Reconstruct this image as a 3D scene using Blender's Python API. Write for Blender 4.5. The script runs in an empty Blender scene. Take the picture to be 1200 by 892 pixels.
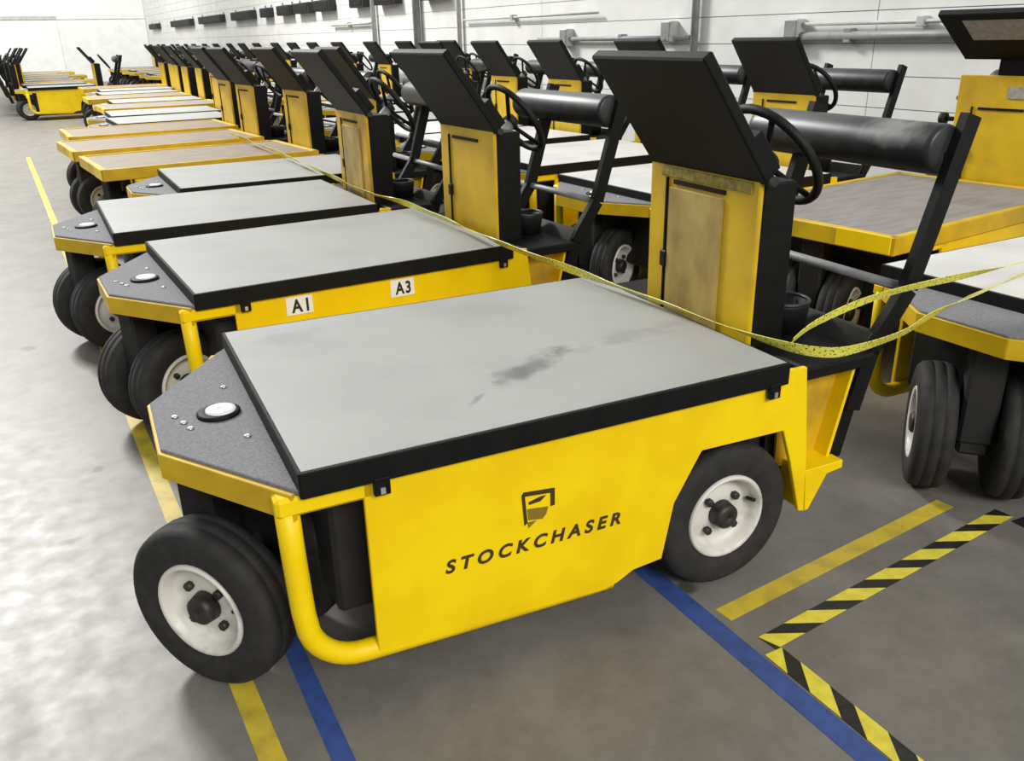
import bpy, bmesh, math, random
from mathutils import Vector, Matrix

random.seed(7)
S = bpy.context.scene
COL = S.collection
PI = math.pi

# ------------------------------------------------------------------ camera
CAM = Vector((-0.3533, -1.4742, 1.3961))
PITCH, YAW, ROLL, FPX = 0.3855, 0.5078, -0.0233, 999.18
fw = Vector((math.sin(YAW) * math.cos(PITCH), math.cos(YAW) * math.cos(PITCH), -math.sin(PITCH)))
rt = Vector((math.cos(YAW), -math.sin(YAW), 0))
up = rt.cross(fw)
rt2 = rt * math.cos(ROLL) + up * math.sin(ROLL)
up2 = -rt * math.sin(ROLL) + up * math.cos(ROLL)
cd = bpy.data.cameras.new('camera')
cam = bpy.data.objects.new('camera', cd)
COL.objects.link(cam)
cam.matrix_world = Matrix(((rt2.x, up2.x, -fw.x, CAM.x), (rt2.y, up2.y, -fw.y, CAM.y),
                           (rt2.z, up2.z, -fw.z, CAM.z), (0, 0, 0, 1)))
cd.sensor_fit = 'HORIZONTAL'
cd.sensor_width = 36
cd.lens = FPX / 1200 * 36
cd.clip_end = 200
S.camera = cam

# ------------------------------------------------------------------ light
w = bpy.data.worlds.new('hall_light')
S.world = w
w.use_nodes = True
w.node_tree.nodes['Background'].inputs[0].default_value = (0.93, 0.97, 1.0, 1)
w.node_tree.nodes['Background'].inputs[1].default_value = 0.33
S.view_settings.view_transform = 'Standard'
S.view_settings.look = 'None'
S.view_settings.gamma = 1
S.view_settings.exposure = 0.0


def area(name, loc, target, sx, sy, power, col=(1, 1, 1)):
    l = bpy.data.lights.new(name, 'AREA')
    l.shape = 'RECTANGLE'
    l.size, l.size_y, l.energy, l.color = sx, sy, power, col
    o = bpy.data.objects.new(name, l)
    COL.objects.link(o)
    o.location = loc
    o.rotation_euler = (Vector(target) - Vector(loc)).to_track_quat('-Z', 'Y').to_euler()
    return o


area('skylight_far', (-3, 18, 12), (0, 1, 0), 3.6, 2.6, 4200, (1, 0.99, 0.96))
area('fill_near', (0, -9, 6.5), (1.2, 1.5, 0.3), 6, 3, 1000, (1, 0.99, 0.97))  # added fill lamp behind the camera, brightens the near side panels
area('fill_aisle', (-1.5, 14, 10), (1, 14, 0), 5, 24, 1500, (1, 1, 0.98))  # added unseen overhead lamp for the glow on the aisle floor
area('fill_far_wall', (-3, 27, 9), (-1, 38, 2.5), 10, 4, 2300, (1, 1, 0.98))  # added unseen lamp that brightens the far wall


# ------------------------------------------------------------------ materials
def nodes(name):
    m = bpy.data.materials.new(name)
    m.use_nodes = True
    nt = m.node_tree
    return m, nt, nt.nodes['Principled BSDF']


def lin(h):
    h = h.lstrip('#')
    o = []
    for i in (0, 2, 4):
        c = int(h[i:i + 2], 16) / 255
        o.append(c / 12.92 if c <= .04045 else ((c + .055) / 1.055) ** 2.4)
    return tuple(o) + (1,)


def surf(name, c1, c2=None, rough=.5, scale=8, metal=0, lo=.4, hi=.65, bump=0, stretch=(1, 1, 1), coat=0, spec=.5,
         bscale=None):
    m, nt, b = nodes(name)
    b.inputs['Roughness'].default_value = rough
    b.inputs['Metallic'].default_value = metal
    b.inputs['Specular IOR Level'].default_value = spec
    b.inputs['Coat Weight'].default_value = coat
    c1 = lin(c1)
    b.inputs['Base Color'].default_value = c1
    if c2:
        c2 = lin(c2)
        tc = nt.nodes.new('ShaderNodeTexCoord')
        mp = nt.nodes.new('ShaderNodeMapping')
        mp.inputs['Scale'].default_value = stretch
        n = nt.nodes.new('ShaderNodeTexNoise')
        n.inputs['Scale'].default_value = scale
        n.inputs['Detail'].default_value = 6
        r = nt.nodes.new('ShaderNodeValToRGB')
        r.color_ramp.elements[0].position = lo
        r.color_ramp.elements[1].position = hi
        r.color_ramp.elements[0].color = c1
        r.color_ramp.elements[1].color = c2
        L = nt.links.new
        L(tc.outputs['Object'], mp.inputs[0])
        L(mp.outputs[0], n.inputs['Vector'])
        L(n.outputs['Fac'], r.inputs[0])
        L(r.outputs[0], b.inputs['Base Color'])
        if bump:
            n2 = n
            if bscale:
                n2 = nt.nodes.new('ShaderNodeTexNoise')
                n2.inputs['Scale'].default_value = bscale
                L(tc.outputs['Object'], n2.inputs['Vector'])
            bp = nt.nodes.new('ShaderNodeBump')
            bp.inputs['Strength'].default_value = bump
            bp.inputs['Distance'].default_value = .005
            L(n2.outputs['Fac'], bp.inputs['Height'])
            L(bp.outputs[0], b.inputs['Normal'])
    return m


YEL = surf('yellow_paint', '#f4d100', '#ebc300', .42, 5, spec=.3)
YELW = surf('worn_yellow_paint', '#d2ae08', '#b08a12', .5, 6, lo=.4, hi=.8)
YELB = surf('aged_and_shaded_yellow_paint', '#cfa51a', '#8d6d2a', .5, 7, lo=.45, hi=.8)  # aged paint on consoles; on step_panel it stands in for shade
BLK = surf('black_paint', '#090909', '#0f0f0e', .6, 20, spec=.22)
BLKP = surf('black_plastic', '#121212', '#181716', .6, 30, spec=.3)
VINYL = surf('black_vinyl', '#1d1d1e', '#2c2c2d', .42, 14)
RUB = surf('rubber', '#1f1e1d', '#2b2927', .8, 25, bump=.2)
RIM = surf('cream_rim_paint', '#d6d2c8', '#a9a49a', .4, 14, lo=.5, hi=.75)
DKST = surf('dark_steel', '#3a3733', '#23211f', .5, 30, metal=.3)
DECK = surf('grey_deck_laminate', '#9c9d99', '#939490', .55, 3, bump=.05, bscale=150)
DECKW = surf('pale_deck_laminate', '#d0cfcd', '#c0bfbd', .5, 3)
WOOD = surf('brown_deck_plywood', '#8a7a64', '#75685a', .6, 5, stretch=(1, 6, 1))
GREYB = surf('grey_brown_deck_board', '#8c8682', '#7c7672', .6, 5, stretch=(1, 5, 1))
NOSE = surf('grey_antislip_coating', '#7f7f82', '#6b6b6e', .85, 160, lo=.35, hi=.65, bump=.4)
WHITE = surf('white_enamel', '#e8e8e4', None, .4)
TAN = surf('tan_worn_sheet', '#b39a55', '#92783f', .7, 10, stretch=(1, 1, .5))
GLAB = surf('grey_label', '#8f8d88', '#a3a19c', .5, 40)
INK = surf('dark_ink', '#3a2c08', None, .6)
INKL = surf('faded_ink', '#7d6a12', None, .6)
INKB = surf('black_ink', '#151515', None, .6)
CHROME = surf('bright_metal', '#c9c7c2', None, .3, metal=.8)
CHASS = surf('chassis_black', '#191817', '#221f1c', .7, 10)
BLUE = surf('blue_floor_tape', '#3b5596', '#344a80', .5, 20)
FYEL = surf('yellow_floor_tape', '#cdb538', '#ad9736', .5, 14, lo=.45, hi=.7)
HYEL = surf('hazard_yellow', '#e6d84a', '#d8c63c', .5, 30)
HBLK = surf('hazard_black', '#1d1c1b', '#2b2a28', .5, 30)
WALLP = surf('white_wall_panel', '#e3e3df', '#d9d9d5', .6, 3)
WALLB = surf('white_wall_joint', '#d2d2ce', None, .8)
PIPE = surf('grey_pipe_paint', '#b9b9b6', '#a9a9a6', .5, 12)
PIPED = surf('dark_grey_conduit', '#8f8f90', '#7f7f81', .5, 12)
BOXM = surf('black_box_paint', '#1c1c1d', '#29292a', .6, 12)
ORANGE = surf('orange_paint', '#d48a1a', '#bf7a18', .5, 6)


def floor_material():
    m, nt, b = nodes('sealed_concrete')
    L = nt.links.new
    tc = nt.nodes.new('ShaderNodeTexCoord')
    n1 = nt.nodes.new('ShaderNodeTexNoise')
    n1.inputs['Scale'].default_value = 3.2
    n1.inputs['Detail'].default_value = 8
    n1.inputs['Roughness'].default_value = .78
    r = nt.nodes.new('ShaderNodeValToRGB')
    r.color_ramp.elements[0].position = .3
    r.color_ramp.elements[1].position = .72
    r.color_ramp.elements[0].color = lin('#67635d')
    r.color_ramp.elements[1].color = lin('#85817a')
    L(tc.outputs['Object'], n1.inputs['Vector'])
    L(n1.outputs['Fac'], r.inputs[0])
    # scuffs and oil spots with a shape of their own
    spots = [(-.47, 1.13, .05, .022), (-.33, 1.6, .022, .03), (.98, -.02, .04, .03), (-.56, 1.63, .02, .03),
             (-.75, 2.4, .03, .06), (-.5, 3.2, .04, .05)]
    ns = nt.nodes.new('ShaderNodeTexNoise')
    ns.inputs['Scale'].default_value = 16
    ns.inputs['Detail'].default_value = 8
    ns.inputs['Roughness'].default_value = .7
    L(tc.outputs['Object'], ns.inputs['Vector'])
    rs = nt.nodes.new('ShaderNodeMapRange')
    rs.inputs['From Min'].default_value = .6
    rs.inputs['From Max'].default_value = .75
    rs.inputs['To Max'].default_value = .45
    L(ns.outputs['Fac'], rs.inputs['Value'])
    ms = nt.nodes.new('ShaderNodeMixRGB')
    ms.inputs[2].default_value = lin('#4f4c47')
    L(rs.outputs[0], ms.inputs[0])
    L(r.outputs[0], ms.inputs[1])
    col = ms.outputs[0]
    nw = nt.nodes.new('ShaderNodeTexNoise')
    nw.inputs['Scale'].default_value = 30
    L(tc.outputs['Object'], nw.inputs['Vector'])
    for (x, y, rx, ry) in spots:
        mp = nt.nodes.new('ShaderNodeMapping')
        mp.vector_type = 'TEXTURE'
        mp.inputs['Location'].default_value = (x, y, 0)
        mp.inputs['Scale'].default_value = (rx, ry, 1)
        L(tc.outputs['Object'], mp.inputs[0])
        ln = nt.nodes.new('ShaderNodeVectorMath')
        ln.operation = 'LENGTH'
        L(mp.outputs[0], ln.inputs[0])
        ad = nt.nodes.new('ShaderNodeMath')
        ad.operation = 'MULTIPLY_ADD'
        L(nw.outputs['Fac'], ad.inputs[0])
        ad.inputs[1].default_value = 1.2
        L(ln.outputs['Value'], ad.inputs[2])
        mr = nt.nodes.new('ShaderNodeMapRange')
        mr.inputs['From Min'].default_value = 1.1
        mr.inputs['From Max'].default_value = 1.7
        mr.inputs['To Min'].default_value = .8
        mr.inputs['To Max'].default_value = 0
        L(ad.outputs[0], mr.inputs['Value'])
        mx = nt.nodes.new('ShaderNodeMixRGB')
        mx.inputs[2].default_value = lin('#403d39')
        L(mr.outputs[0], mx.inputs[0])
        L(col, mx.inputs[1])
        col = mx.outputs[0]
    L(col, b.inputs['Base Color'])
    n2 = nt.nodes.new('ShaderNodeTexNoise')
    n2.inputs['Scale'].default_value = 14
    n2.inputs['Detail'].default_value = 5
    L(tc.outputs['Object'], n2.inputs['Vector'])
    mr = nt.nodes.new('ShaderNodeMapRange')
    mr.inputs['To Min'].default_value = .33
    mr.inputs['To Max'].default_value = .58
    b.inputs['Specular IOR Level'].default_value = .4
    L(n2.outputs['Fac'], mr.inputs['Value'])
    L(mr.outputs[0], b.inputs['Roughness'])
    bp = nt.nodes.new('ShaderNodeBump')
    bp.inputs['Strength'].default_value = .05
    bp.inputs['Distance'].default_value = .01
    L(n2.outputs['Fac'], bp.inputs['Height'])
    L(bp.outputs[0], b.inputs['Normal'])
    return m


FLOOR = floor_material()


def stained_deck():
    m = DECK.copy()
    m.name = 'scuffed_grey_deck_laminate'
    nt = m.node_tree
    b = nt.nodes['Principled BSDF']
    L = nt.links.new
    col = b.inputs['Base Color'].links[0].from_socket
    tc = nt.nodes.new('ShaderNodeTexCoord')
    nw = nt.nodes.new('ShaderNodeTexNoise')
    nw.inputs['Scale'].default_value = 14
    nw.inputs['Detail'].default_value = 6
    L(tc.outputs['Object'], nw.inputs['Vector'])
    for (x, y, a, rx, ry, s) in [(.66, .29, .75, .19, .045, .8), (.57, .26, .6, .06, .05, .7), (.44, .155, .9, .06, .012, .6),
                                 (.75, .34, .7, .08, .03, .6), (1.0, .36, .2, .25, .05, .3), (.15, .8, .3, .1, .08, .2)]:
        mp = nt.nodes.new('ShaderNodeMapping')
        mp.vector_type = 'TEXTURE'
        mp.inputs['Location'].default_value = (x, y, .626)
        mp.inputs['Rotation'].default_value = (0, 0, a * .8)
        mp.inputs['Scale'].default_value = (rx, ry, 1)
        L(tc.outputs['Object'], mp.inputs[0])
        ln = nt.nodes.new('ShaderNodeVectorMath')
        ln.operation = 'LENGTH'
        L(mp.outputs[0], ln.inputs[0])
        ad = nt.nodes.new('ShaderNodeMath')
        ad.operation = 'MULTIPLY_ADD'
        L(nw.outputs['Fac'], ad.inputs[0])
        ad.inputs[1].default_value = 2.6
        L(ln.outputs['Value'], ad.inputs[2])
        mr = nt.nodes.new('ShaderNodeMapRange')
        mr.inputs['From Min'].default_value = 1.5
        mr.inputs['From Max'].default_value = 2.2
        mr.inputs['To Min'].default_value = s
        mr.inputs['To Max'].default_value = 0
        L(ad.outputs[0], mr.inputs['Value'])
        mx = nt.nodes.new('ShaderNodeMixRGB')
        mx.inputs[2].default_value = lin('#62615e')
        L(mr.outputs[0], mx.inputs[0])
        L(col, mx.inputs[1])
        col = mx.outputs[0]
    L(col, b.inputs['Base Color'])
    return m


DECKS = stained_deck()


def tape_material():
    m, nt, b = nodes('caution_tape_film')
    L = nt.links.new
    uv = nt.nodes.new('ShaderNodeUVMap')
    mp = nt.nodes.new('ShaderNodeMapping')
    mp.inputs['Scale'].default_value = (150, 5, 1)
    n = nt.nodes.new('ShaderNodeTexNoise')
    n.inputs['Scale'].default_value = 1
    n.inputs['Detail'].default_value = 2
    r = nt.nodes.new('ShaderNodeValToRGB')
    r.color_ramp.interpolation = 'LINEAR'
    r.color_ramp.elements[0].position = .56
    r.color_ramp.elements[1].position = .64
    r.color_ramp.elements[0].color = lin('#e2dc5c')
    r.color_ramp.elements[1].color = lin('#46431c')
    L(uv.outputs[0], mp.inputs[0])
    L(mp.outputs[0], n.inputs['Vector'])
    L(n.outputs['Fac'], r.inputs[0])
    L(r.outputs[0], b.inputs['Base Color'])
    b.inputs['Roughness'].default_value = .35
    return m


TAPE = tape_material()


# ------------------------------------------------------------------ mesh helpers
class MB:
    def __init__(s):
        s.bm = bmesh.new()

    def box(s, x0, x1, y0, y1, z0, z1, bev=0):
        t = bmesh.new()
        bmesh.ops.create_cube(t, size=1)
        for v in t.verts:
            v.co = Vector(((x0 + x1) / 2 + v.co.x * (x1 - x0), (y0 + y1) / 2 + v.co.y * (y1 - y0),
                           (z0 + z1) / 2 + v.co.z * (z1 - z0)))
        if bev:
            bmesh.ops.bevel(t, geom=t.edges[:], offset=bev, segments=1, affect='EDGES')
        s.add(t)
        return s

    def add(s, t, mat=None):
        if mat:
            t.transform(mat)
        me = bpy.data.meshes.new('tmp')
        t.to_mesh(me)
        t.free()
        s.bm.from_mesh(me)
        bpy.data.meshes.remove(me)

    def prism(s, pts, d, bev=0):
        """pts: 3D polygon, d: extrusion vector"""
        t = bmesh.new()
        d = Vector(d)
        a = [t.verts.new(Vector(p)) for p in pts]
        b = [t.verts.new(Vector(p) + d) for p in pts]
        t.faces.new(a)
        t.faces.new(b[::-1])
        n = len(pts)
        for i in range(n):
            t.faces.new((a[i], b[i], b[(i + 1) % n], a[(i + 1) % n]))
        bmesh.ops.recalc_face_normals(t, faces=t.faces[:])
        if bev:
            bmesh.ops.bevel(t, geom=t.edges[:], offset=bev, segments=1, affect='EDGES')
        s.add(t)
        return s

    def tube(s, path, r, n=12, closed=False, flat=None):
        path = [Vector(p) for p in path]
        t = bmesh.new()
        rings = []
        m = len(path)
        prev = None
        for i, p in enumerate(path):
            if closed:
                d = path[(i + 1) % m] - path[i - 1]
            else:
                d = path[min(i + 1, m - 1)] - path[max(i - 1, 0)]
            d.normalize()
            if prev is None:
                u = d.orthogonal().normalized()
            else:
                u = (prev - d * prev.dot(d)).normalized()
            prev = u
            v = d.cross(u)
            rings.append([t.verts.new(p + (u * math.cos(2 * PI * k / n) + v * math.sin(2 * PI * k / n)) * r)
                          for k in range(n)])
        for i in range(m if closed else m - 1):
            A, B = rings[i], rings[(i + 1) % m]
            for k in range(n):
                t.faces.new((A[k], A[(k + 1) % n], B[(k + 1) % n], B[k]))
        if not closed:
            t.faces.new(rings[0][::-1])
            t.faces.new(rings[-1])
        for f in t.faces:
            f.smooth = len(f.verts) == 4
        bmesh.ops.recalc_face_normals(t, faces=t.faces[:])
        s.add(t)
        return s

    def lathe(s, prof, n=40, mat=None, closed=True, smooth=True):
        """profile (axis, radius) spun around Y axis"""
        t = bmesh.new()
        rings = []
        for (a, r) in prof:
            rings.append([t.verts.new((r * math.cos(2 * PI * k / n), a, r * math.sin(2 * PI * k / n))) for k in range(n)])
        m = len(prof)
        for i in range(m if closed else m - 1):
            A, B = rings[i], rings[(i + 1) % m]
            for k in range(n):
                t.faces.new((A[k], A[(k + 1) % n], B[(k + 1) % n], B[k]))
        if not closed:
            t.faces.new(rings[0])
            t.faces.new(rings[-1][::-1])
        for f in t.faces:
            f.smooth = smooth and len(f.verts) == 4
        bmesh.ops.recalc_face_normals(t, faces=t.faces[:])
        s.add(t, mat)
        return s

    def build(s, name, mat, parent=None, loc=None):
        me = bpy.data.meshes.new(name)
        s.bm.to_mesh(me)
        s.bm.free()
        me.materials.append(mat)
        o = bpy.data.objects.new(name, me)
        COL.objects.link(o)
        if parent:
            o.parent = parent
        if loc:
            o.location = loc
        return o


def tag(o, label=None, cat=None, group=None, kind=None):
    for k, v in (('label', label), ('category', cat), ('group', group), ('kind', kind)):
        if v:
            o[k] = v
    return o


def empty(name, loc=(0, 0, 0), rz=0):
    o = bpy.data.objects.new(name, None)
    o.empty_display_size = .1
    COL.objects.link(o)
    o.location = loc
    o.rotation_euler = (0, 0, rz)
    return o


def copy_tree(o, parent=None, keep=None):
    c = o.copy()
    COL.objects.link(c)
    c.parent = parent
    for ch in o.children:
        if keep is None or ch.name.split('.')[0] in keep:
            copy_tree(ch, c, keep)
    return c


# ------------------------------------------------------------------ the hall
XW, YF = 5.2, 38.0
fl = MB().box(-14, XW, -6, YF, -.1, 0).build('floor', FLOOR)
tag(fl, kind='structure')

wr = MB().box(XW + .02, XW + .3, -6, YF + .3, 0, 7).build('wall_right', WALLB)
tag(wr, kind='structure')
pan = None
zc = [0, .62] + [.62 + .22 * i for i in range(1, 13)]
zc.append(7)
yc = [-6, -2, 1.0, 3.0, 4.9, 7.6, 9.6, 12.8, 16, 20, 24, 29, 33.5, YF]
for i in range(len(zc) - 1):
    for j in range(len(yc) - 1):
        MB().box(XW, XW + .03, yc[j] + .004, yc[j + 1] - .004, zc[i] + .003, zc[i + 1] - .003).build('wall_panel', WALLP, wr)
wf = MB().box(-14, XW + .3, YF + .02, YF + .3, 0, 7).build('wall_far', WALLB)
tag(wf, kind='structure')
for i, (z0, z1) in enumerate([(0, 2.3), (2.3, 2.42), (2.42, 4.6), (4.6, 7)]):
    for j in range(6):
        x0 = -14 + j * 3.2
        MB().box(x0 + .01, x0 + 3.19, YF - (.04 if i == 1 else 0), YF + .03, z0 + .005, z1 - .005).build(
            'wall_panel', PIPE if i == 1 and j < 5 else WALLP, wf)


def wall_pipe(name, pts, r, mat, label, clips=()):
    o = MB().tube(pts, r, 10).build(name, mat)
    tag(o, label, 'pipe', None)
    for c in clips:
        MB().box(c[0] - .02, XW, c[1] - .03, c[1] + .03, c[2] - r - .02, c[2] + r + .02, .004).build('pipe_clip', mat, o)
    return o


wall_pipe('wall_pipe', [(XW - .05, 4.9, 0), (XW - .05, 4.9, 5)], .035, PIPED,
          'grey vertical pipe on white wall behind the nearest black display panel', [(XW - .05, 4.9, 1.9)])
wall_pipe('wall_pipe', [(XW - .05, 9.64, 0), (XW - .05, 9.64, 5)], .03, PIPE,
          'thin pale grey vertical pipe on white wall, second from the nearest upright pipe', [(XW - .05, 9.64, 2.0)])
wall_pipe('wall_pipe', [(XW - .07, 11.0, 0), (XW - .07, 11.0, 5)], .055, PIPED,
          'thick dark grey vertical pipe on white wall, third from the nearest upright pipe', [(XW - .07, 11.0, 2.3)])
wall_pipe('wall_pipe', [(XW - .06, 12.75, 0), (XW - .06, 12.75, 5)], .04, PIPE,
          'grey vertical pipe on white wall, farthest of the upright pipes', [(XW - .06, 12.75, 2.3)])
wall_pipe('wall_pipe', [(XW - .05, 1.2, 1.335), (XW - .05, 3.75, 1.335)], .03, PIPED,
          'grey horizontal conduit at head height on right part of white wall', [(XW - .05, 2.0, 1.335), (XW - .05, 3.2, 1.335)])
wall_pipe('wall_pipe', [(XW - .05, 1.2, 1.42), (XW - .05, 3.75, 1.42)], .014, PIPE,
          'slim pale conduit running just above the thicker grey conduit on white wall', [(XW - .05, 2.6, 1.42)])
wall_pipe('wall_pipe', [(XW - .05, 4.95, 1.335), (XW - .05, 7.6, 1.335)], .022, PIPED,
          'grey horizontal pipe on white wall left of the upright pipe', [(XW - .05, 6.0, 1.335)])
wall_pipe('wall_pipe', [(XW - .05, 6.4, 1.585), (XW - .05, 9.5, 1.585)], .012, PIPE,
          'thin horizontal pipe high on wall beside the two upright pipes', [(XW - .05, 8.2, 1.585)])
wall_pipe('wall_pipe', [(XW - .05, 12.9, 1.62), (XW - .05, 14.9, 1.62)], .02, PIPE,
          'short horizontal pipe on far part of white wall under the black boxes', [(XW - .05, 14, 1.62)])
for (y, z, lab) in [(3.72, 1.37, 'grey junction box at end of the horizontal conduits on white wall'),
                    (5.25, 1.39, 'grey junction box beside the nearest upright pipe'),
                    (7.0, 1.35, 'small grey junction box at the middle of the horizontal wall pipe')]:
    o = MB().box(XW - .1, XW, y - .07, y + .07, z - .09, z + .09, .008).build('junction_box', PIPE)
    tag(o, lab, 'box', 'junction boxes on the wall pipes')
    MB().box(XW - .108, XW - .099, y - .06, y + .06, z - .08, z + .08, .003).build('cover_plate', PIPED, o)
    MB().lathe([(0, .012), (-.008, .012)], 8, Matrix.Translation((XW - .108, y, z - .06)) @ Matrix.Rotation(-PI / 2, 4, 'Z'),
               closed=False).build('screw', CHROME, o)

BX = [(34.4, 36.4), (28.0, 31.5), (23.7, 26.7), (20.4, 22.5), (18.9, 19.6), (17.3, 18.2), (15.95, 16.95), (14.7, 15.6),
      (12.98, 13.65), (11.65, 12.5), (9.95, 10.7)]
ORD = ['farthest', 'second farthest', 'third farthest', 'fourth farthest', 'fifth farthest', 'middle', 'fifth nearest',
       'fourth nearest', 'third nearest', 'second nearest', 'nearest']
for i, (a, b) in enumerate(BX):
    o = MB().box(XW - .14, XW, a, b, 1.87, 2.06, .01).build('wall_box', BOXM)
    sh = 'long' if i < 4 else 'short'
    tag(o, sh + ' black box fixed high on white wall, ' + ORD[i] + ' in its line', 'box', 'black boxes along the white wall')
    MB().box(XW - .15, XW - .139, a + .06, b - .06, 1.9, 2.03, .004).build('front_plate', BLKP, o)
    for y in (a + .1, b - .1):
        MB().box(XW - .03, XW, y - .02, y + .02, 2.055, 2.12).build('bracket', PIPED, o)


# ------------------------------------------------------------------ floor marking
def strip(name, a, b, wd, mat, h=.0012):
    a, b = Vector(a + (0,)), Vector(b + (0,))
    d = (b - a).normalized()
    n = Vector((-d.y, d.x, 0)) * wd / 2
    return MB().prism([a - n, b - n, b + n, a + n], (0, 0, h)).build(name, mat)


tag(strip('floor_stripe', (-.142, -.6), (-.235, 12), .052, FYEL), 'long worn yellow floor stripe along the aisle under the front wheels', 'stripe')
tag(strip('floor_stripe', (-.004, .46), (-.03, -.6), .045, BLUE), 'blue floor stripe beside yellow stripe under front of the nearest cart', 'stripe')
tag(strip('floor_stripe', (.94, .25), (.905, -1.3), .06, BLUE), 'blue floor stripe from rear wheel of nearest cart toward the viewer', 'stripe')
tag(strip('floor_stripe', (.985, -.158), (1.96, -.098), .055, FYEL), 'short yellow floor stripe behind rear wheel of nearest cart', 'stripe')


def hazard(a, b, label, wd=.055, pitch=.163, start=0):
    o = strip('hazard_tape', a, b, wd, HBLK)
    tag(o, label, 'tape')
    a, b = Vector(a + (0,)), Vector(b + (0,))
    ln = (b - a).length
    d = (b - a).normalized()
    n = Vector((-d.y, d.x, 0))
    t = start
    sl = .085
    while t < ln - .03:
        q = []
        for (u, v) in ((t + sl, -1), (t + sl + pitch * .56, -1), (t + pitch * .56, 1), (t, 1)):
            u = max(0, min(u, ln))
            p = a + d * u + n * v * wd / 2
            q.append((p.x, p.y, .0012))
        MB().prism(q, (0, 0, .0008)).build('yellow_band', HYEL, o)
        t += pitch
    return o


hazard((1.0, -.296), (2.06, -.228), 'black and yellow hazard tape on floor parallel to the short yellow stripe', start=-.07)
hazard((.992, -.325), (.962, -1.25), 'black and yellow hazard tape on floor running along the blue stripe to the viewer', start=-.10, pitch=.16)
hazard((2.06, -.27), (2.0, -1.0), 'hazard tape piece on floor at right edge in front of the dual wheels', start=.06)

# ------------------------------------------------------------------ the carts
L, W, H = 1.2, .93, .626
R = .205


def wheel_meshes():
    hw = .056
    tp = [(-hw * .8, .119), (-hw, .132), (-hw, .175), (-hw * .93, .19), (-hw * .75, .2), (-.02, R), (-.017, R - .006),
          (-.013, R), (.013, R), (.017, R - .006), (.02, R), (hw * .75, .2), (hw * .93, .19), (hw, .175), (hw, .132),
          (hw * .8, .119), (hw * .8, .03), (hw * .7, .03), (hw * .7, .111), (-hw * .8, .111)]
    t = MB().lathe(tp, 48).build('tyre', RUB)
    # rim, outer face towards -Y
    rp = [(-.05, .119), (-.055, .114), (-.05, .106), (-.03, .100), (-.008, .092), (-.014, .07), (-.020, .05), (-.02, .001),
          (.0, .001), (.0, .05), (.0, .108), (.036, .11), (.036, .119)]
    r = MB().lathe(rp, 40).build('rim', RIM, t)
    MB().lathe([(-.058, .001), (-.058, .026), (-.052, .034), (-.022, .038), (-.021, .001)], 20).build('hub', DKST, t)
    for k in range(4):
        a = PI / 4 + k * PI / 2
        MB().lathe([(-.034, .001), (-.034, .011), (-.02, .011), (-.02, .001)], 6,
                   Matrix.Translation((.06 * math.cos(a), 0, .06 * math.sin(a)))).build('wheel_bolt', DKST, t)
    MB().tube([(.088, -.02, .02), (.096, -.045, .022)], .005, 6).build('valve', BLKP, t)
    return t


PIV = (-.15, .42)
TRAIL = .08


def set_steer(cart, phi):
    k = 0
    for ch in cart.children:
        if ch.name.split('.')[0] == 'front_wheel':
            n = Vector((math.sin(phi), -math.cos(phi), 0)) * .115
            px, py = PIV[0] + TRAIL * math.cos(phi), PIV[1] + TRAIL * math.sin(phi)
            if k == 0:
                ch.location = (px + n.x, py + n.y, R)
                ch.rotation_euler = (0, 0, phi)
            else:
                ch.location = (px - n.x, py - n.y, R)
                ch.rotation_euler = (0, 0, phi + PI)
            k += 1
        if ch.name.split('.')[0] == 'steering_fork':
            ch.rotation_euler = (0, 0, phi)


def set_panel(cart, ang):
    for ch in cart.children:
        if ch.name.split('.')[0] == 'display_panel':
            ch.rotation_euler = (0, ang, 0)


def arc(cx, cz, r, a0, a1, n, y):
    return [(cx + r * math.cos(a0 + (a1 - a0) * i / n), y, cz + r * math.sin(a0 + (a1 - a0) * i / n)) for i in range(n + 1)]


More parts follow.
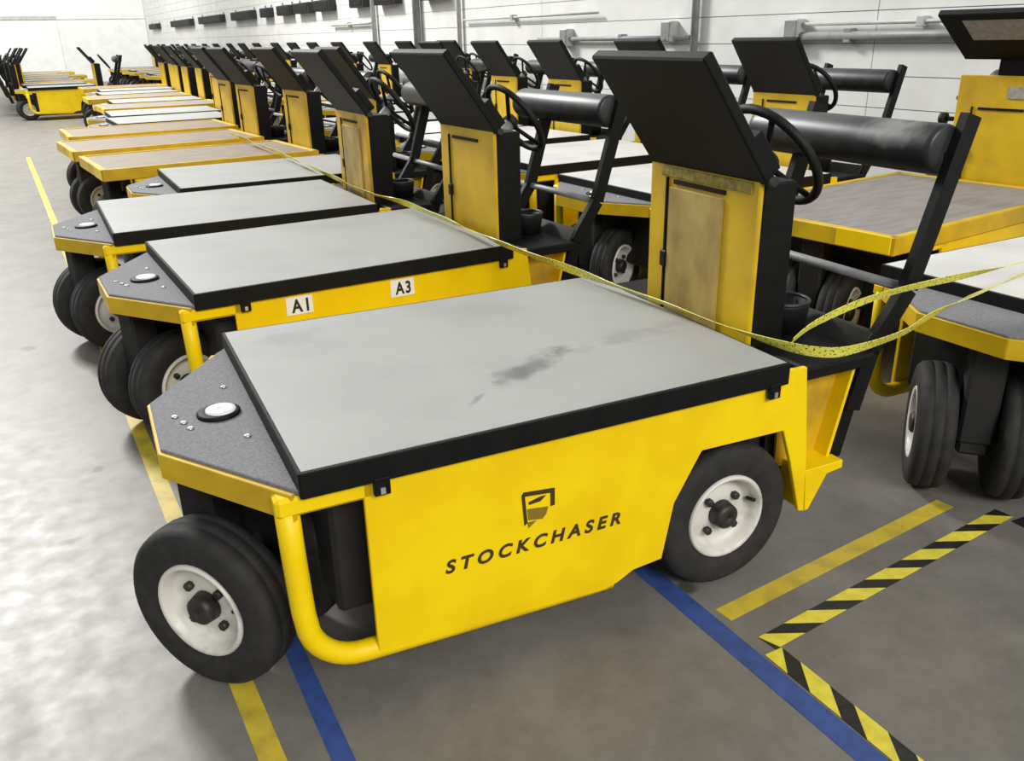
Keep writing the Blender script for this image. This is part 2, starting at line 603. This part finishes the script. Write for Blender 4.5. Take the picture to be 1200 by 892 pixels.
def make_cart(kind):
    root = empty('burden_cart')
    A = kind == 'grey'
    # ---- chassis
    MB().box(.06, 1.25, .10, W - .10, .2, .545, .01).build('chassis', CHASS, root)
    for s in (0, 1):
        yy = (lambda y: y) if s == 0 else (lambda y: W - y)
        y = yy(.026)
        p = [(-.036, y, .545), (-.034, y, .42), (-.03, y, .29)] + arc(.09, .262, .117, PI, 1.5 * PI, 8, y) + \
            [(.3, y, .138), (.66, y, .128), (.72, y, .128)]
        MB().tube(p, .025, 12).build('side_rail', YEL, root)
        MB().box(-.06, .14, yy(.0) if s == 0 else yy(.05), yy(.05) if s == 0 else yy(0), .528, .572, .008).build('corner_beam', YEL, root)
        pts = [(.115, 0, .572), (.115, 0, .15), (.69, 0, .118), (.73, 0, .128), (.775, 0, .15), (.86, 0, .157), (.89, 0, .31),
               (.965, 0, .437), (1.225, 0, .432), (1.262, 0, .33), (1.31, 0, .17), (1.335, 0, .165), (1.315, 0, .35), (1.29, 0, .54),
               (1.283, 0, .598), (1.232, 0, .600), (1.215, 0, .572)]
        pts = [(x, yy(0 if s == 0 else .014), z) for (x, _, z) in pts]
        o = MB().prism(pts, (0, .014, 0), .002).build('side_panel', YEL, root)
        # rear recess beside the foot well
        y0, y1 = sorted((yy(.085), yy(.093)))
        MB().prism([(1.29, y0, .27), (1.44, y0, .27), (1.50, y0, .555), (1.28, y0, .555)], (0, y1 - y0, 0)).build('step_panel', YELB, root)  # darker yellow puts the shade of the recess into the paint colour
        y0, y1 = sorted((yy(0), yy(.093)))
        MB().prism([(1.325, y0, .165), (1.345, y0, .165), (1.40, y0, .262), (1.455, y0, .268), (1.455, y0, .292), (1.317, y0, .292)],
                   (0, y1 - y0, 0), .002).build('step_lip', YEL, root)
    # ---- rear
    MB().prism([(1.435, .042, .275), (1.49, .042, .275), (1.56, .042, .575), (1.505, .042, .585)], (0, W - .084, 0), .004).build('rear_bumper', BLK, root)
    MB().prism([(1.427, .038, .29), (1.437, .038, .28), (1.507, .038, .585), (1.497, .038, .585)], (0, W - .076, 0)).build('bumper_edge', YEL, root)
    MB().prism([(1.505, .04, .58), (1.535, .04, .575), (1.575, .04, .63), (1.545, .04, .635)], (0, W - .08, 0), .004).build('rear_plate', CHASS, root)
    MB().tube([(1.66, .04, .738), (1.66, W - .04, .738)], .014, 8).build('rear_rail', PIPED, root)
    MB().box(1.285, 1.52, .002, W - .002, .556, .592, .006).build('well_cover', BLK, root)
    MB().box(1.26, 1.44, .10, W - .10, .2, .55).build('foot_well', CHASS, root)
    c = MB()
    c.lathe([(0, .062), (.075, .072), (.082, .072), (.082, .062), (.01, .054), (.01, .001), (0, .001)], 28,
            Matrix.Translation((1.455, .285, .592)) @ Matrix.Rotation(PI / 2, 4, 'X'))
    cu = c.build('cup_bin', BLKP, root)
    MB().tube([(1.455 + .068 * math.cos(a * PI / 12), .285 + .068 * math.sin(a * PI / 12), .677) for a in range(24)], .006, 8, True).build('bin_rim', VINYL, cu)
    # ---- deck
    if A:
        MB().box(-.004, L + .004, -.006, W + .006, H - .03, H + .002).build('deck_board', DECK, root)
        sk = MB()
        sk.box(-.012, -.003, -.014, W + .014, H - .055, H + .001, .002)
        sk.box(L + .003, L + .012, -.014, W + .014, H - .055, H + .001, .002)
        sk.box(-.01, L + .01, -.016, -.004, H - .055, H + .001, .002)
        sk.box(-.01, L + .01, W + .004, W + .016, H - .055, H + .001, .002)
        sk.build('deck_skirt', BLK, root)
        for (x, y) in ((.15, -.02), (1.166, -.02), (.15, W + .006), (1.166, W + .006)):
            cl = MB().box(x - .017, x + .017, y, y + .014, H - .085, H - .045, .002).build('deck_clip', BLK, root)
            MB().box(x - .005, x + .005, y - .003, y + .002, H - .08, H - .066).build('clip_screw', CHROME, cl)
        np_ = [(-.012, -.002), (-.236, .325), (-.236, W - .325), (-.012, W + .002)]
        MB().prism([(x, y, .572) for x, y in np_], (0, 0, .014), .002).build('nose_plate', NOSE, root)
        fb = MB()
        q = [(-.028, .0), (-.243, .318), (-.243, W - .318), (-.028, W)]
        for i in range(3):
            a, b = Vector(q[i] + (0,)), Vector(q[i + 1] + (0,))
            d = (b - a).normalized()
            n = Vector((-d.y, d.x, 0)) * -.012
            fb.prism([(a.x, a.y, .518), (b.x, b.y, .518), (b.x, b.y, .578), (a.x, a.y, .578)], n, .0015)
        fb.build('nose_fascia', YELW, root)
        MB().lathe([(0, .0), (.0, .05), (.006, .05), (.009, .042), (.009, .0)][1:-1] + [(.009, .001), (0, .001)], 28,
                   Matrix.Translation((-.095, .458, .586)) @ Matrix.Rotation(PI / 2, 4, 'X')).build('cap_ring', BLK, root)
        MB().lathe([(.005, .036), (.013, .034), (.014, .001), (.005, .001)], 28,
                   Matrix.Translation((-.09, .456, .586)) @ Matrix.Rotation(PI / 2, 4, 'X')).build('nose_cap', WHITE, root)
        for (x, y) in ((-.057, .297), (-.19, .484), (-.06, .62), (-.165, .40), (-.175, .44)):
            MB().lathe([(0, .009), (.004, .007), (.005, .001), (0, .001)], 10,
                       Matrix.Translation((x, y, .586)) @ Matrix.Rotation(PI / 2, 4, 'X')).build('rivet', CHROME, root)
    else:
        MB().box(-.24, L + .02, .02, W - .02, H - .03, H).build('deck_board', GREYB, root)
        rm = MB()
        rm.box(-.26, -.22, -.01, W + .01, H - .07, H + .006, .004)
        rm.box(L, L + .04, -.01, W + .01, H - .07, H + .006, .004)
        rm.box(-.258, L + .04, -.012, .022, H - .07, H + .006, .004)
        rm.box(-.258, L + .04, W - .022, W + .012, H - .07, H + .006, .004)
        rm.build('deck_rim', YELW, root)
        MB().box(-.266, -.258, .0, .25, H - .066, H + .008, .003).build('front_bracket', YEL, root)
    # ---- steering fork and wheels
    fk = MB()
    fk.box(-.05, .05, -.05, .05, .0, .35, .01)
    fk.tube([(.08, -.1, 0), (.08, .1, 0)], .028, 10)
    fk.box(-.04, .11, -.045, .045, -.04, .1, .01)
    fk.build('steering_fork', CHASS, root, (PIV[0], PIV[1], R + .13 - .13))
    proto = wheel_meshes()
    for k, nm in enumerate(('front_wheel', 'front_wheel', 'rear_wheel', 'rear_wheel')):
        t = copy_tree(proto, root)
        t.name = nm
        if k == 2:
            t.location = (1.08, .072, R)
        if k == 3:
            t.location = (1.08, W - .072, R)
            t.rotation_euler = (0, 0, PI)
    for ch in list(proto.children):
        bpy.data.objects.remove(ch)
    bpy.data.objects.remove(proto)
    MB().tube([(1.08, .12, R), (1.08, W - .12, R)], .03, 10).build('rear_axle', CHASS, root)
    # ---- console
    cf = MB().box(1.255, 1.272, .2, .68, .3, 1.042, .004).build('console_front', YELW, root)
    MB().box(1.248, 1.256, .588, .594, .36, 1.0).build('door_seam', BLK, cf)
    MB().box(1.242, 1.256, .574, .604, .735, .785, .004).build('latch', BLK, cf)
    MB().box(1.25, 1.256, .33, .56, .985, .997).build('slot', BLK, cf)
    MB().box(1.272, 1.385, .203, .677, .3, 1.03, .006).build('console_back', BLK, root)
    # tilting display panel, origin on its hinge
    pp = MB()
    pp.box(-.015, .018, -.25, .25, -.005, .375, .005)
    pp.box(.018, .05, -.24, .24, 0, .12, .004)
    pn = pp.build('display_panel', BLK, root, (1.27, .43, 1.04))
    pn.rotation_euler = (0, -.63, 0)
    MB().tube([(1.275, .17, 1.038), (1.275, .69, 1.038)], .012, 8).build('panel_hinge', DKST, root)
    # steering wheel
    ax = Vector((.82, 0, .57))
    ctr = Vector((1.49, .425, 1.06))
    q = ax.to_track_quat('Z', 'X').to_matrix().to_4x4()
    mm = Matrix.Translation(ctr) @ q
    rim = MB().tube([mm @ Vector((.162 * math.cos(2 * PI * k / 36), .162 * math.sin(2 * PI * k / 36), 0)) for k in range(36)], .0135, 10, True)
    rim = rim.build('steering_wheel', BLKP, root)
    sp = MB()
    for a in (.5, .5 + 2 * PI / 3, .5 + 4 * PI / 3):
        sp.tube([mm @ Vector((.02 * math.cos(a), .02 * math.sin(a), -.03)), mm @ Vector((.158 * math.cos(a), .158 * math.sin(a), 0))], .009, 8)
    sp.build('wheel_spokes', BLKP, rim)
    MB().lathe([(0, .035), (.03, .03), (.032, .001), (0, .001)], 18, mm @ Matrix.Translation((0, 0, -.035)) @ Matrix.Rotation(PI / 2, 4, 'X')).build('wheel_hub', DKST, rim)
    MB().tube([mm @ Vector((0, 0, -.02)), (1.36, .425, .93)], .026, 10).build('steering_column', PIPED, root)
    # ---- backrest
    for y in (.03, .56):
        pts = [(1.50, y, .42), (1.545, y, .585), (1.655, y, .74), (1.79, y, 1.18)]
        b = MB()
        for i in range(3):
            p0, p1 = Vector(pts[i]), Vector(pts[i + 1])
            d = (p1 - p0).normalized()
            n = Vector((d.z, 0, -d.x)) * .026
            b.prism([p0 - n, p1 - n, p1 + n, p0 + n], (0, .026, 0))
        b.build('backrest_post', BLK, root)
    prof = [(.056, .001), (.056, .056), (.06, .063), (.075, .066), (.73, .066), (.75, .062), (.768, .045), (.77, .001)]
    MB().lathe(prof, 24, Matrix.Translation((1.735, .0, 1.095)), closed=False).build('backrest_pad', VINYL, root)
    MB().box(1.73, 1.76, .05, .60, 1.06, 1.09).build('pad_bracket', BLK, root)
    set_steer(root, .45)
    return root


grey = make_cart('grey')
brown = make_cart('brown')
SIMPLE = {'chassis', 'side_panel', 'side_rail', 'deck_board', 'deck_skirt', 'deck_rim', 'nose_plate', 'nose_fascia', 'front_wheel',
          'rear_wheel', 'rim', 'console_front', 'console_back', 'display_panel', 'steering_wheel', 'backrest_post', 'backrest_pad',
          'rear_bumper', 'rear_plate', 'corner_beam', 'steering_fork', 'nose_cap'}
ORDI = ['first', 'second', 'third', 'fourth', 'fifth', 'sixth', 'seventh', 'eighth', 'ninth', 'tenth', 'eleventh', 'twelfth',
        'thirteenth', 'fourteenth', 'fifteenth', 'sixteenth', 'seventeenth', 'eighteenth', 'nineteenth', 'twentieth']
ORDI += ['twenty-' + n for n in ORDI[:9]] + ['thirtieth']
used = {'g': False, 'b': False}


def place(kind, x, y, yaw, steer, label, group, simple=False):
    src = grey if kind == 'g' else brown
    if not used[kind]:
        c = src
        used[kind] = True
    else:
        c = copy_tree(src, None, SIMPLE if simple else None)
    c.location = (x, y, 0)
    c.rotation_euler = (0, 0, yaw)
    set_steer(c, steer)
    tag(c, label, 'cart', group)
    return c


def part(c, name):
    return [ch for ch in c.children if ch.name.split('.')[0] == name]


G1, G2 = 'yellow carts parked in the front row', 'yellow carts parked in the row along the wall'
# first the plain second cart (template), so that unique dressing never leaks into copies
row1 = [('g', .067, 1.411, .02, .35), ('g', -.05, 2.62, -.02, .3), ('g', .42, 3.72, -.02, .2), ('b', .36, 4.82, .07, .3),
        ('b', .28, 6.08, .07, .1), ('b', .34, 7.35, .03, .3), ('g', .62, 8.5, .02, 0), ('g', .68, 9.65, -.02, .2), ('b', .98, 10.9, .02, .1)]
yy = 12.1
for k in range(5):
    row1.append((('g', 'b', 'g')[k % 3], .98 + .06 * k + random.uniform(-.06, .06), yy, random.uniform(-.03, .03), random.uniform(-.5, .5)))
    yy += 1.22
row1.append(('g', .1, 18.6, .0, .1))
yy = 21.0
for k in range(9):
    row1.append((('g', 'b', 'g')[k % 3], 1.35 + random.uniform(-.2, .2), yy, PI + random.uniform(-.05, .05), random.uniform(-.5, .5)))
    yy += 1.3
row2 = [('g', 2.18, -.52, -.02, .72), ('b', 2.80, .68, .085, .3), ('g', 2.43, 1.91, .02, .4), ('g', 2.48, 3.2, .0, .2),
        ('g', 2.52, 4.45, .02, .3), ('g', 2.5, 5.5, 0, .2), ('g', 2.5, 6.65, .02, .3)]
yy = 7.85
for k in range(20):
    row2.append((('g', 'g', 'b')[k % 3], 3.22 + random.uniform(-.04, .04), yy, random.uniform(-.03, .03), random.uniform(-.5, .5)))
    yy += 1.27

DECKN = {'g': 'grey-decked', 'b': 'brown-decked'}
R1, R2 = [], []
for i, (k, x, y, a, st) in enumerate(row1):
    i += 1
    lab = 'yellow %s burden cart, %s from the front in the row nearest the aisle' % (DECKN[k], ORDI[i])
    if i == 1:
        lab = 'yellow cart with two white number tags on its side, directly behind the nearest cart'
    R1.append(place(k, x, y, a, st, lab, G1, y > 11.5))
for i, (k, x, y, a, st) in enumerate(row2):
    lab = 'yellow %s burden cart, %s from the front in the row along the white wall' % (DECKN[k], ORDI[i])
    if i == 0:
        lab = 'yellow cart at right edge whose dual front wheels face the viewer under caution tape'
    if i == 1:
        lab = 'yellow cart with grey-brown board deck and tilted panel with grey label at right edge'
    R2.append(place(k, x, y, a, st, lab, G2, y > 11.5))
# far cart that juts out into the aisle
tag(R1[14], 'far yellow cart jutting into the aisle at the left, its side fully in view')

# ---- nearest cart with its own dressing
near = place('g', 0, 0, -.0646, -.86, 'nearest yellow cart with black lettering on its side and a scuffed grey deck', G1)


def own(o, mat):
    o.data = o.data.copy()
    o.data.materials[0] = mat


own(part(near, 'deck_board')[0], DECKS)
part(near, 'deck_board')[0]['label'] = 'scuffed grey deck board'
sidep = min(part(near, 'side_panel'), key=lambda o: min(v.co.y for v in o.data.vertices))


def text_mesh(name, body, size, x0, x1, z0, y, mat, parent, height=None, shear=0):
    cu = bpy.data.curves.new('lettering', 'FONT')
    cu.body = body
    cu.size = size
    cu.extrude = .0008
    cu.space_character = 1.25 if not shear else 1.5
    cu.shear = shear
    cu.offset = .0015
    t = bpy.data.objects.new('tmp_text', cu)
    COL.objects.link(t)
    dg = bpy.context.evaluated_depsgraph_get()
    dg.update()
    me = bpy.data.meshes.new_from_object(t.evaluated_get(dg))
    bpy.data.objects.remove(t)
    xs = [v.co.x for v in me.vertices]
    ys = [v.co.y for v in me.vertices]
    sx = (x1 - x0) / (max(xs) - min(xs))
    sz = (height / (max(ys) - min(ys))) if height else sx
    mx, my = min(xs), min(ys)
    for v in me.vertices:
        X, Z, D = v.co.x, v.co.y, v.co.z
        v.co = (x0 + (X - mx) * sx, y - D, z0 + (Z - my) * sz)
    me.materials.clear()
    me.materials.append(mat)
    o = bpy.data.objects.new(name, me)
    COL.objects.link(o)
    o.parent = parent
    return o


text_mesh('lettering', 'STOCKCHASER', .05, .279, .732, .298, -.001, INK, sidep, .034, .22)
em = MB()


def pz(pts):
    em.prism([(x, -.0005, z) for x, z in pts], (0, -.0012, 0))


pz([(.468, .445), (.474, .452), (.552, .444), (.552, .400), (.541, .399), (.541, .434), (.474, .441)])
pz([(.468, .445), (.476, .444), (.482, .372), (.474, .366)])
pz([(.486, .424), (.515, .431), (.53, .431), (.515, .419), (.486, .417)])
em.build('emblem', INK, sidep)
em = MB()
pz([(.482, .407), (.535, .400), (.53, .383), (.52, .372), (.484, .378)])
pz([(.482, .372), (.505, .372), (.484, .357)])
em.build('emblem_shade', INKL, sidep)
cfr = part(near, 'console_front')[0]
MB().box(1.247, 1.256, .335, .575, .55, .975, .002).build('worn_sheet', TAN, cfr)['label'] = 'tan worn sheet on the console front'
own(cfr, YELW)
MB().box(1.249, 1.256, .225, .62, 1.003, 1.032, .002).build('label_strip', surf('olive_label', '#a08c34', '#6f6226', .6, 60), cfr)


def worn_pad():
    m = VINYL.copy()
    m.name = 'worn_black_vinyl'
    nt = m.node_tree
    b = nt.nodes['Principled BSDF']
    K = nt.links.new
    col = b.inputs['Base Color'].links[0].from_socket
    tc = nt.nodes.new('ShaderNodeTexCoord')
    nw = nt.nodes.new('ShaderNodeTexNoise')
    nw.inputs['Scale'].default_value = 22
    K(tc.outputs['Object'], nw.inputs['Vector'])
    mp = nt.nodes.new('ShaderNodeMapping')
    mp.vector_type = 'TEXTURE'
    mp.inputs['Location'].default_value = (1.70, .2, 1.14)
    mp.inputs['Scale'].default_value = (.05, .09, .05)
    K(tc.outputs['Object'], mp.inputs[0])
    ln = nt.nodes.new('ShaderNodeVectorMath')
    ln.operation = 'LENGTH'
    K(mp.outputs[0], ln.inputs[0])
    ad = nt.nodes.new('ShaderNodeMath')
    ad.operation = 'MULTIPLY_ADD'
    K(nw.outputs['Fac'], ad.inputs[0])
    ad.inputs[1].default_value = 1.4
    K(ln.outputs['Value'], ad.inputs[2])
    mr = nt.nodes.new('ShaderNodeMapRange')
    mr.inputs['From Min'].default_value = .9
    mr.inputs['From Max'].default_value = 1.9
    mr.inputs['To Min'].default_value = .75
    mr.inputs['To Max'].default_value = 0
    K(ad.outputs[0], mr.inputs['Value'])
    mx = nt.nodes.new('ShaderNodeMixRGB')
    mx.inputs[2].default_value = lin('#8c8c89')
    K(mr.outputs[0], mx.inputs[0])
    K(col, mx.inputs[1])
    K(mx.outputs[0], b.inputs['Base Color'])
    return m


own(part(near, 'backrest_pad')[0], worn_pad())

# ---- second cart: white number tags; third: tan console
c2 = R1[0]
sp2 = min(part(c2, 'side_panel'), key=lambda o: min(v.co.y for v in o.data.vertices))
for (x, body) in ((.29, 'A1'), (.685, 'A3')):
    pl = MB().box(x, x + .095, -.003, .001, .495, .56).build('number_tag', WHITE, c2)
    text_mesh('tag_number', body, .05, x + .018, x + .08, .503, -.0035, INKB, pl, .048)
c3 = R1[1]
for ch in part(c3, 'console_front'):
    own(ch, YELB)
    MB().box(1.247, 1.256, .30, .575, .5, .965, .002).build('worn_sheet', TAN, ch)
own(part(R1[2], 'console_front')[0], YELB)
for c in R1[3:6]:
    own(part(c, 'deck_board')[0], WOOD)
for i in (0, 2, 3, 4, 5):
    own(part(R2[i], 'deck_board')[0], DECKW) if part(R2[i], 'deck_board') else None
own(part(R1[15], 'console_front')[0], ORANGE)
for nm in ('nose_cap', 'cap_ring', 'rivet'):
    for o in part(R2[0], nm):
        bpy.data.objects.remove(o)
# ---- right-hand cart with its panel tilted flat and a label below it
cb = R2[1]
pb = part(cb, 'display_panel')[0]
pb.location.z += .2
for nm in ('console_front', 'console_back'):
    for o in part(cb, nm):
        o.data = o.data.copy()
        for v in o.data.vertices:
            if v.co.z > .9:
                v.co.z += .11
pb.rotation_euler = (0, -.98, 0)
MB().box(-.0165, -.0145, -.2, .14, .17, .33).build('grey_label', GLAB, pb)
MB().box(1.27, 1.33, .24, .5, 1.13, 1.26, .005).build('panel_mount', BLK, cb)
MB().box(1.25, 1.256, .25, .42, 1.045, 1.1).build('faded_label', GLAB, part(cb, 'console_front')[0])
bq = MB().tube([(1.27, .69, .93), (1.27, .735, .93)], .012, 8)
bq.lathe([(0, .03), (.03, .03), (.035, .001), (0, .001)], 14, Matrix.Translation((1.27, .73, .93)))
bq.build('side_knob', BLKP, cb)


# ------------------------------------------------------------------ caution tape
def ribbon(name, pts, wd, label, twist=.6):
    # Catmull-Rom through the points
    P = [Vector(p) for p in pts]
    Q = []
    for i in range(len(P) - 1):
        a, b, c, d = P[max(i - 1, 0)], P[i], P[i + 1], P[min(i + 2, len(P) - 1)]
        m = max(6, int((c - b).length / .03))
        for k in range(m):
            t = k / m
            Q.append(.5 * ((2 * b) + (c - a) * t + (2 * a - 5 * b + 4 * c - d) * t * t + (3 * b - a - 3 * c + d) * t ** 3))
    Q.append(P[-1])
    vs, fs, uvs = [], [], []
    ln = 0
    for i, p in enumerate(Q):
        d = (Q[min(i + 1, len(Q) - 1)] - Q[max(i - 1, 0)]).normalized()
        if i:
            ln += (p - Q[i - 1]).length
        s = d.cross(Vector((0, 0, 1))).normalized()
        a = .9 + twist * .6 * math.sin(ln * 5) + .2 * math.sin(ln * 13)
        wv = (Vector((0, 0, 1)) * math.sin(a) + s * math.cos(a)) * wd / 2
        nv = d.cross(wv).normalized() * .001
        vs += [p - wv - nv, p + wv - nv, p + wv + nv, p - wv + nv]
        uvs += [(ln, 0), (ln, 1), (ln, 1), (ln, 0)]
    for i in range(len(Q) - 1):
        for k in range(4):
            fs.append((4 * i + k, 4 * i + (k + 1) % 4, 4 * i + 4 + (k + 1) % 4, 4 * i + 4 + k))
    me = bpy.data.meshes.new(name)
    me.from_pydata(vs, [], fs)
    uvl = me.uv_layers.new(name='UVMap')
    for l in me.loops:
        uvl.data[l.index].uv = uvs[l.vertex_index]
    me.materials.append(TAPE)
    o = bpy.data.objects.new(name, me)
    COL.objects.link(o)
    tag(o, label, 'tape')
    return o


ribbon('caution_tape', [(1.28, 6.3, .66), (1.25, 4.6, .66), (1.20, 3.4, .66), (1.175, 2.75, .66), (1.21, 2.35, .66), (1.2, 1.76, .66), (1.17, 1.36, .665),
                        (1.19, 1.1, .655), (1.2, .752, .655), (1.215, .473, .652), (1.222, .204, .65), (1.235, -.01, .65), (1.29, -.11, .645),
                        (1.38, -.14, .645), (1.576, -.13, .65), (1.777, -.085, .66), (2.299, -.02, .68), (2.8, -.02, .70)], .03,
       'yellow black-printed caution tape strung along the row in front of the consoles')
ribbon('caution_tape', [(1.25, -.05, .665), (1.32, -.075, .715), (1.56, -.09, .752), (2.12, -.1, .755), (2.8, -.06, .77)], .024,
       'second shorter strand of caution tape above the sagging one at the right')
